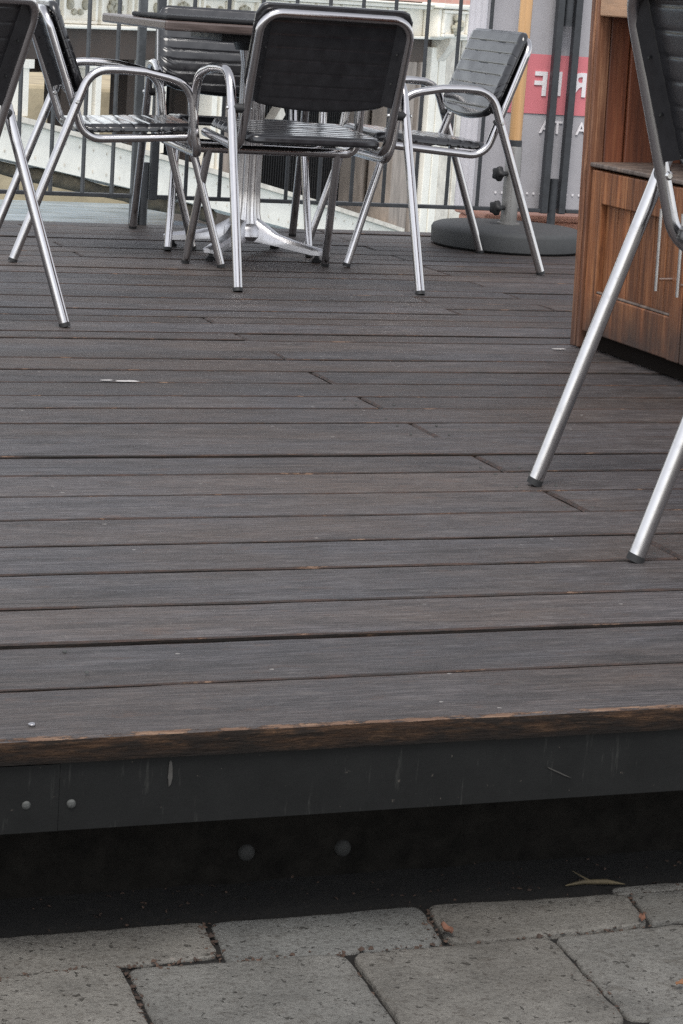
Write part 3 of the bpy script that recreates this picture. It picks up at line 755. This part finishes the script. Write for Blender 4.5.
def letters(items, mat, off):
    for ch, xc, z0, h, bold in items:
        mb = MB()
        cu = bpy.data.curves.new('letter', 'FONT'); cu.body = ch; cu.size = 1; cu.extrude = .004 / h; cu.offset = bold; cu.resolution_u = 4
        ob = bpy.data.objects.new('letter', cu); COL.objects.link(ob); bpy.context.view_layer.update()
        me = bpy.data.meshes.new_from_object(ob.evaluated_get(bpy.context.evaluated_depsgraph_get()))
        xs = [v.co.x for v in me.vertices]; ys = [v.co.y for v in me.vertices]; s = h / (max(ys) - min(ys)); xm = (min(xs) + max(xs)) / 2; ym = min(ys)
        vs = []
        for v in me.vertices:
            x = xc - (v.co.x - xm) * s; z = z0 + (v.co.y - ym) * s
            vs.append((x, cloth_y(x, z) + off - v.co.z * s * .3, z))
        mb.add(vs, [list(p.vertices)[::-1] for p in me.polygons])
        bpy.data.objects.remove(ob); bpy.data.meshes.remove(me)
        mb.build('letter', mat, t)
letters([('F', 3.650, .500, .086, .02), ('I', 3.722, .503, .086, .02), ('R', 3.795, .503, .086, .02)], M['white'], -.006)
letters([('A', 3.684, .368, .045, .012), ('T', 3.730, .368, .045, .012), ('S', 3.778, .368, .045, .012), ('A', 3.826, .368, .045, .012)], M['white'], -.004)
b = MB()
for k in range(36):
    x = 3.505 + .0258 * k; z = .150
    b.add([(x + .0045 * math.cos(a), cloth_y(x, z) - .004, z + .0045 * math.sin(a)) for a in [2 * math.pi * q / 10 for q in range(10)]], [list(range(10))])
b.build('dotted_line', M['white'], t)
b = MB(); b.box((3.54, 7.80, -.5), (6.5, 8.05, .035), .01); b.box((3.53, 7.78, .036), (6.5, 8.07, .06), .008)
tag(b.build('brick_ledge', M['terracotta']), 'low orange brick ledge below the banner behind the railing', 'ledge')

# ---------------------------------------------------------------- parasol stand
t = thing('parasol_stand', 'wooden parasol pole in a grey steel sleeve on a round grey base', 'parasol', (3.368, 7.228, .001))
b = MB(); b.lathe([(.248, 0), (.260, .008), (.262, .055), (.256, .066), (.242, .072), (.09, .079), (.05, .079)], 72); b.build('base', M['concrete'], t)
b = MB(); b.lathe([(.040, .079), (.040, .084), (.0285, .086), (.027, .338), (.0255, .342)], 32); b.build('sleeve', M['sleeve'], t)
b = MB(); b.lathe([(.0215, .34), (.0215, 2.3), (.016, 2.32)], 28); b.build('pole', M['pole'], t)
b = MB(); b.lathe([(.0245, .3425), (.0245, .362), (.022, .364)], 28); b.build('pole_shade_band', M['iron'], t)  # dark ring added round the pole, painted shade of the sleeve's dim side
for z in (.135, .250):
    d = Vector((-.93, -.37, 0)); b = MB(); p = Vector((0, 0, z)) + d * .025; b.tube([p, p + d * .032], .008, 10)
    q = p + d * .030; side = Vector((-d.y, d.x, 0)); vs = []
    for dd, sc in ((0, .75), (.006, 1), (.020, 1), (.026, .7)):
        for k in range(24):
            a = 2 * math.pi * k / 24; r_ = .023 * (1 + .14 * math.cos(5 * a)) * sc; vs.append(q + d * dd + side * (r_ * math.cos(a)) + Vector((0, 0, r_ * math.sin(a))))
    b.add(vs, [[i * 24 + k, i * 24 + (k + 1) % 24, (i + 1) * 24 + (k + 1) % 24, (i + 1) * 24 + k] for i in range(3) for k in range(24)] + [list(range(24))[::-1], list(range(72, 96))], 0, True)
    b.build('knob', M['rubber'], t, 50)

# ---------------------------------------------------------------- wooden cabinet
t = thing('wooden_cabinet', 'weathered reddish wood serving cabinet with panelled doors and bar handles', 'cabinet', (2.575, 5.055, .001)); t.rotation_euler[1] = R(-1.6)
# local: x to the right (away from door face), y towards far end is +, doors run towards -y
b = MB(); b.box((-.006, .0, 0), (.03, .013, 1.25), .003); b.box((-.010, .0145, 0), (.03, .036, 1.25), .004); b.build('post', M['cab_post'], t)
b = MB()
for x0, x1 in ((.032, .085), (.089, .245), (.249, .405), (.409, .44)): b.box((x0, .004, .02), (x1, .022, 1.25), .004)
b.box((.032, .018, .02), (.44, .034, 1.25)); b.build('side_panel', M['cab_red'], t)
b = MB(); b.box((.03, -1.1, .06), (.44, .003, .435)); b.build('carcass', M['recess'], t)
b = MB(); b.box((.022, -1.08, .002), (.05, .002, .058)); b.box((.06, -.02, 0), (.12, .002, .06), .002); b.box((.06, -1.06, 0), (.12, -1.0, .06), .002); b.build('foot', M['recess'], t)  # feet, plus a near-black strip added as painted shade under the doors
b = MB(); b.box((-.003, -1.1, .440), (.44, .003, .451), .003); b.build('counter_top', M['cab_top'], t)
b = MB(); b.box((-.006, -1.1, .795), (.03, -.004, .88), .004); b.build('top_rail', M['cab_rail'], t)
b = MB(); b.box((.40, -1.1, .453), (.43, .01, 1.25)); b.build('back_panel', M['cab_red'], t)
b = MB(); b.box((-.01, -1.1, .88), (.44, .0, .90), .003); b.build('shelf', M['cab'], t)
def door(y0, y1, hy):
    z0, z1 = .042, .434; d = MB()
    sw = .055
    d.box((0, y0, z0), (.026, y0 + sw, z1), .003); d.box((0, y1 - sw, z0), (.026, y1, z1), .003)
    d.box((.001, y0 + sw, z1 - .078), (.025, y1 - sw, z1 - .001), .003); d.box((.001, y0 + sw, z0 + .001), (.025, y1 - sw, z0 + .098), .003)
    o = d.build('door', M['cab'], t)
    p = MB(); n = 6; w = (y1 - y0 - 2 * sw) / n
    for k in range(n): p.box((.017, y0 + sw + k * w + .002, z0 + .09), (.024, y0 + sw + (k + 1) * w - .002, z1 - .07), .003)
    p.build('door_panel', M['cab'], o)
    s = MB(); s.box((.004, y0 + sw, z0 + .0985), (.014, y1 - sw, z0 + .104), .002); s.build('moulding', M['cab_top'], o)
    h = MB(); h.tube([(-.036, hy, .200), (-.036, hy, .385)], .0052, 12)
    for z in (.226, .360): h.tube([(-.036, hy, z), (.002, hy, z)], .0042, 10)
    h.build('handle', M['chrome'], o)
door(-.490, -.006, -.435); door(-.985, -.497, -.535)

# ---------------------------------------------------------------- water, far bank, bridge, house
b = MB(); b.add([(-120, 7.46, -1.75), (160, 7.46, -1.75), (160, 60, -1.75), (-120, 60, -1.75)], [[0, 1, 2, 3]]); b.build('water', M['water'])['kind'] = 'structure'
b = MB(); b.add([(-300, 30, -.5), (400, 30, -.5), (400, 600, -.5), (-300, 600, -.5)], [[0, 1, 2, 3]]); b.build('ground_beyond', M['soil_far'])['kind'] = 'structure'
b = MB(); b.box((-60, 26.5, -3), (90, 30.2, -.42), .05)
tag(b.build('quay_wall', M['bank']), 'sandy coloured quay wall across the water under the bridge', 'wall')

BR = math.atan2(6.0, 5.9)
br = thing('arch_bridge', 'cream painted iron arch bridge with relief panels along its cornice', 'bridge', (4.4, 18.0, 0), BR)
# local x = s along the bridge, y = depth away from us, z up
def rib_z(s): return -.385 - .155 * s - .0022 * s * s      # top of the arch rib
def rib(name, d0, d1, s0, s1, mat, up=0., lo=.30):
    b = MB(); n = 40; vs = []
    for i in range(n + 1):
        s = s0 + (s1 - s0) * i / n; z = rib_z(s)
        for (d, dz) in ((d0, up), (d1, up), (d1, -lo), (d0, -lo)): vs.append((s, d, z + dz))
    b.add(vs, [[i * 4 + k, i * 4 + (k + 1) % 4, (i + 1) * 4 + (k + 1) % 4, (i + 1) * 4 + k] for i in range(n) for k in range(4)] + [[0, 1, 2, 3], [n * 4 + k for k in (3, 2, 1, 0)]])
    return b.build(name, mat, br)
rib('arch_rib', 0, .22, -9, 7.35, M['cream'])
rib('rib_flange', -.05, .25, -9, 7.35, M['cream_old'], .045, -.002)
b = MB()
for k in range(64):
    s = -7 + .225 * k
    for dz in (-.07, -.24): 
        z = rib_z(s) + dz; b.add([(s + .012 * math.cos(a), -.006, z + .012 * math.sin(a)) for a in [2 * math.pi * q / 8 for q in range(8)]], [list(range(8))])
b.build('rivet', M['cream_old'], br)
pts = [(-9 + .4 * k, .10, rib_z(-9 + .4 * k) - .36 - .012 * math.sin(k * 2.1)) for k in range(31)]
b = MB(); b.tube(pts, [.06 + .012 * math.sin(k * 1.7) for k in range(31)], 10); b.build('mossy_edge', M['moss'], br)
# cornice
b = MB(); b.box((-14, -.10, .415), (9.3, .3, .445), .01); b.box((-14, -.12, .725), (9.3, .3, .765), .012); b.box((-14, .0, .446), (9.3, .3, .724)); b.box((-14, -.16, .766), (9.3, .3, .785), .008); b.build('cornice', M['cream'], br)
rl = random.Random(4)
for k in range(-20, 16):
    s0 = k * .59 + .02
    if 7.3 < s0 + .3 < 8.6: continue
    b = MB()
    for (a0, a1, z0, z1) in ((s0, s0 + .53, .449, .475), (s0, s0 + .53, .695, .721), (s0, s0 + .035, .476, .694), (s0 + .495, s0 + .53, .476, .694)): b.box((a0, -.045, z0), (a1, -.001, z1), .006)
    fr = b.build('relief_panel', M['cream'], br)
    b = MB(); cx = s0 + .265
    if k % 2:
        for q in range(9):
            a = 2 * math.pi * q / 8; r_ = .055 if q < 8 else 0
            bm = bmesh.new(); bmesh.ops.create_icosphere(bm, subdivisions=1, radius=.032 if q < 8 else .04); b.bm(bm, 0, Matrix.Translation((cx + r_ * 1.6 * math.cos(a), -.02, .585 + r_ * math.sin(a))) @ Matrix.Diagonal((1, .8, 1, 1)), True)
    else:
        for dx in (-.12, .12):
            b.lathe([(.01, 0), (.05, .012), (.035, .03)], 12, (0, 0)) if False else None
            bm = bmesh.new(); bmesh.ops.create_icosphere(bm, subdivisions=2, radius=.045); b.bm(bm, 0, Matrix.Translation((cx + dx, -.012, .60)) @ Matrix.Diagonal((1, .7, 1, 1)), True)
            bm = bmesh.new(); bmesh.ops.create_icosphere(bm, subdivisions=1, radius=.028); b.bm(bm, 0, Matrix.Translation((cx + dx * .4, -.012, .54)) @ Matrix.Diagonal((1.6, .7, 1, 1)), True)
    b.build('rosette', M['relief'], fr)
# head block over the column
b = MB(); b.box((7.55, -.20, .435), (8.42, -.001, .745), .02); b.box((7.49, -.26, .746), (8.48, .0, .80), .015)
for (a0, a1, z0, z1) in ((7.60, 8.37, .45, .485), (7.60, 8.37, .70, .733), (7.60, 7.66, .486, .699), (8.31, 8.37, .486, .699)): b.box((a0, -.235, z0), (a1, -.201, z1), .008)
hb = b.build('head_block', M['cream'], br)
b = MB()
for k in range(26):
    a = rl.uniform(0, 6.28); r_ = rl.uniform(0, .10); bm = bmesh.new(); bmesh.ops.create_icosphere(bm, subdivisions=1, radius=rl.uniform(.025, .055))
    b.bm(bm, 0, Matrix.Translation((7.985 + r_ * 1.2 * math.cos(a), -.225 - .05 * (1 - r_ / .1), .59 + r_ * math.sin(a))), True)
b.build('carved_boss', M['relief'], hb)
b = MB(); vs = []
for z, y0, hw in ((.434, -.17, .13), (.36, -.15, .13), (.27, -.09, .12), (.18, -.02, .11)):
    vs += [(8.12 - hw, y0, z), (8.12 + hw, y0, z), (8.12 + hw, .1, z), (8.12 - hw, .1, z)]
b.add(vs, [[i * 4 + k, i * 4 + (k + 1) % 4, (i + 1) * 4 + (k + 1) % 4, (i + 1) * 4 + k] for i in range(3) for k in range(4)]); b.build('corbel', M['cream_old'], br)
# deck structure
b = MB(); b.box((-14, .05, .17), (9.3, .35, .41)); b.build('girder', M['brown_steel'], br)
b = MB(); b.box((-14, .36, .30), (12, 2.6, .41)); b.box((-14, .3, .786), (12, 2.6, .80)); b.build('bridge_deck', M['brown_steel'], br)
for k in range(-10, 8):
    s = k * 1.12 + .52
    if s > 3.6: continue
    b = MB(); zt = .17; zb = rib_z(s + .14) + .05
    b.box((s, .02, zb), (s + .10, .16, zt - .02), .005); b.box((s + .16, .02, zb), (s + .25, .16, zt - .02), .005); b.box((s - .04, .0, zt - .07), (s + .29, .19, zt), .005); b.build('spandrel_column', M['cream'], br)
    b = MB(); b.box((s + .42, .5, rib_z(s) - .1), (s + .60, .62, .30)); b.build('inner_post', M['brown_steel'], br)
b = MB()
for k in range(-6, 7): b.box((k * 1.12, .7, .02), (k * 1.12 + 1.1, .76, .30)); b.box((k * 1.12 + .05, .77, -.36), (k * 1.12 + .62, .80, .03)); b.box((k * 1.12 + .7, .77, -.05), (k * 1.12 + .76, .80, .03))
b.build('cross_girder', M['brown_steel'], br)
# netting between right-hand columns
b = MB()
for k in range(56): b.box((3.9 + .057 * k, .60, rib_z(3.9 + .057 * k) - .1), (3.9 + .057 * k + .018, .615, .2))
for k in range(28): zz = -1.7 + .068 * k; b.box((max(3.9, min(7.0, (-zz - .40) / .172)), .617, zz), (7.1, .63, zz + .02))
b.build('net', M['net_and_shade'], br)
b = MB(); vs = []  # black sheet added behind the net, standing in for the shaded bridge interior
for i in range(17):
    q = 3.9 + 3.4 * i / 16
    vs += [(q, 1.2, rib_z(q) - .12), (q, 1.3, rib_z(q) - .12), (q, 1.3, .29), (q, 1.2, .29)]
b.add(vs, [[i * 4 + k, i * 4 + (k + 1) % 4, (i + 1) * 4 + (k + 1) % 4, (i + 1) * 4 + k] for i in range(16) for k in range(4)] + [[3, 2, 1, 0], [64, 65, 66, 67]]); b.build('shade_backing', M['net_and_shade'], br)
b = MB(); bm = bmesh.new(); bmesh.ops.create_cube(bm, size=1); b.bm(bm, 0, Matrix.Translation((4.35, .35, -.72)) @ Matrix.Rotation(R(-38), 4, 'Y') @ Matrix.Diagonal((1.3, .1, .12, 1))); b.build('brace', M['cream_old'], br)
b = MB(); b.box((3.35, .3, -1.2), (3.75, .45, .1)); b.build('inner_pier', M['pilaster'], br)
# abutment columns
b = MB(); b.box((7.86, -.02, -2.2), (8.06, .2, .33), .01); b.box((8.10, -.02, -2.2), (8.30, .2, .33), .01); b.box((7.90, .03, -2.2), (8.26, .15, .33)); b.build('column', M['cream'], br)
b = MB(); b.box((7.05, .02, -2.3), (7.35, .3, .17), .01); b.box((7.40, .05, -2.3), (7.62, .3, .17), .01); b.box((7.66, .02, -2.3), (7.82, .3, .17), .01); b.build('pilaster', M['pilaster'], br)
b = MB(); b.box((8.36, .0, -2.3), (8.75, .3, .41), .01); b.box((8.80, .0, -2.3), (9.3, .3, .41), .01); b.build('pilaster', M['cream_old'], br)
b = MB(); b.box((7.0, .35, -2.5), (14, 2.6, .29)); b.build('abutment', M['pilaster'], br)

# brick house behind the bridge
hs = thing('brick_house', 'pink brick house standing behind the bridge cornice', 'house', (27, 36, -.5), R(8))
b = MB(); b.box((-14.5, 0, 0), (16, 9, 4.0)); b.build('wall', M['brick_pink'], hs)
b = MB(); b.add([(-14.8, -.4, 4.01), (16.3, -.4, 4.01), (16.3, 9.4, 4.01), (-14.8, 9.4, 4.01), (-14.8, 4.5, 5.4), (16.3, 4.5, 5.4)], [[0, 1, 5, 4], [2, 3, 4, 5], [0, 4, 3], [1, 2, 5], [3, 2, 1, 0]]); b.build('roof', M['brown_steel'], hs)
for i in range(9):
    for j in range(1):
        x = -13.4 + i * 3.2; z = 1.6 + j * 2.7
        f = MB(); f.box((x, -.06, z), (x + 1.3, .0, z + .09)); f.box((x, -.06, z + 1.61), (x + 1.3, .0, z + 1.7)); f.box((x, -.06, z + .091), (x + .09, .0, z + 1.609)); f.box((x + 1.21, -.06, z + .091), (x + 1.3, .0, z + 1.609)); f.box((x + .62, -.055, z + .091), (x + .68, -.003, z + 1.609))
        w = f.build('window', M['cream'], hs)
        f = MB(); f.box((x + .091, -.03, z + .091), (x + 1.209, -.004, z + 1.609)); f.build('pane', M['glass'], w)

# ---------------------------------------------------------------- light
world = bpy.data.worlds.new('World'); scene.world = world; world.use_nodes = True
nt = world.node_tree; bg = nt.nodes['Background']; sky = nt.nodes.new('ShaderNodeTexSky'); sky.sky_type = 'NISHITA'; sky.sun_disc = False
EL, AZ = R(59), R(207)      # high sun behind the camera, veiled by cloud
sky.sun_elevation = EL; sky.sun_rotation = AZ; sky.air_density = 1.0; sky.dust_density = 0.6; sky.ozone_density = .6
hs_ = nt.nodes.new('ShaderNodeHueSaturation'); hs_.inputs['Saturation'].default_value = .22
nt.links.new(sky.outputs[0], hs_.inputs['Color']); nt.links.new(hs_.outputs[0], bg.inputs['Color']); bg.inputs['Strength'].default_value = .13
sl = bpy.data.lights.new('sun', 'SUN'); sl.energy = 1.35; sl.angle = R(28); sl.color = (1, .96, .90)
so = bpy.data.objects.new('sun', sl); COL.objects.link(so)
sd = Vector((math.sin(AZ) * math.cos(EL), math.cos(AZ) * math.cos(EL), math.sin(EL)))
so.rotation_euler = sd.to_track_quat('Z', 'Y').to_euler(); so.location = (0, 0, 30)

# ---------------------------------------------------------------- camera
cam = bpy.data.cameras.new('camera'); co = bpy.data.objects.new('camera', cam); COL.objects.link(co)
r = Vector((0.93439199, -0.34979793, 0.06747606)); u = Vector((0.01450534, 0.22660831, 0.97387795)); f = Vector((0.35595113, 0.90900499, -0.21681493))
co.matrix_world = Matrix(((r.x, u.x, -f.x, 0), (r.y, u.y, -f.y, 0), (r.z, u.z, -f.z, .8), (0, 0, 0, 1)))
cam.sensor_width = 36; cam.sensor_fit = 'AUTO'; cam.lens = 2316.38 * 36 / 1024; cam.clip_start = .05; cam.clip_end = 2000
scene.camera = co
vs = scene.view_settings; vs.view_transform = 'Standard'; vs.look = 'None'; vs.gamma = 1; vs.exposure = 1.12; vs.use_curve_mapping = False
scene.cycles.use_light_tree = False; scene.cycles.max_bounces = 8; scene.cycles.use_adaptive_sampling = False; scene.cycles.use_denoising = False; scene.cycles.denoiser = 'OPENIMAGEDENOISE'; scene.cycles.denoising_input_passes = 'RGB_ALBEDO_NORMAL'; scene.cycles.denoising_prefilter = 'NONE'; scene.cycles.caustics_reflective = False; scene.cycles.caustics_refractive = False; scene.cycles.sample_clamp_indirect = 1.2
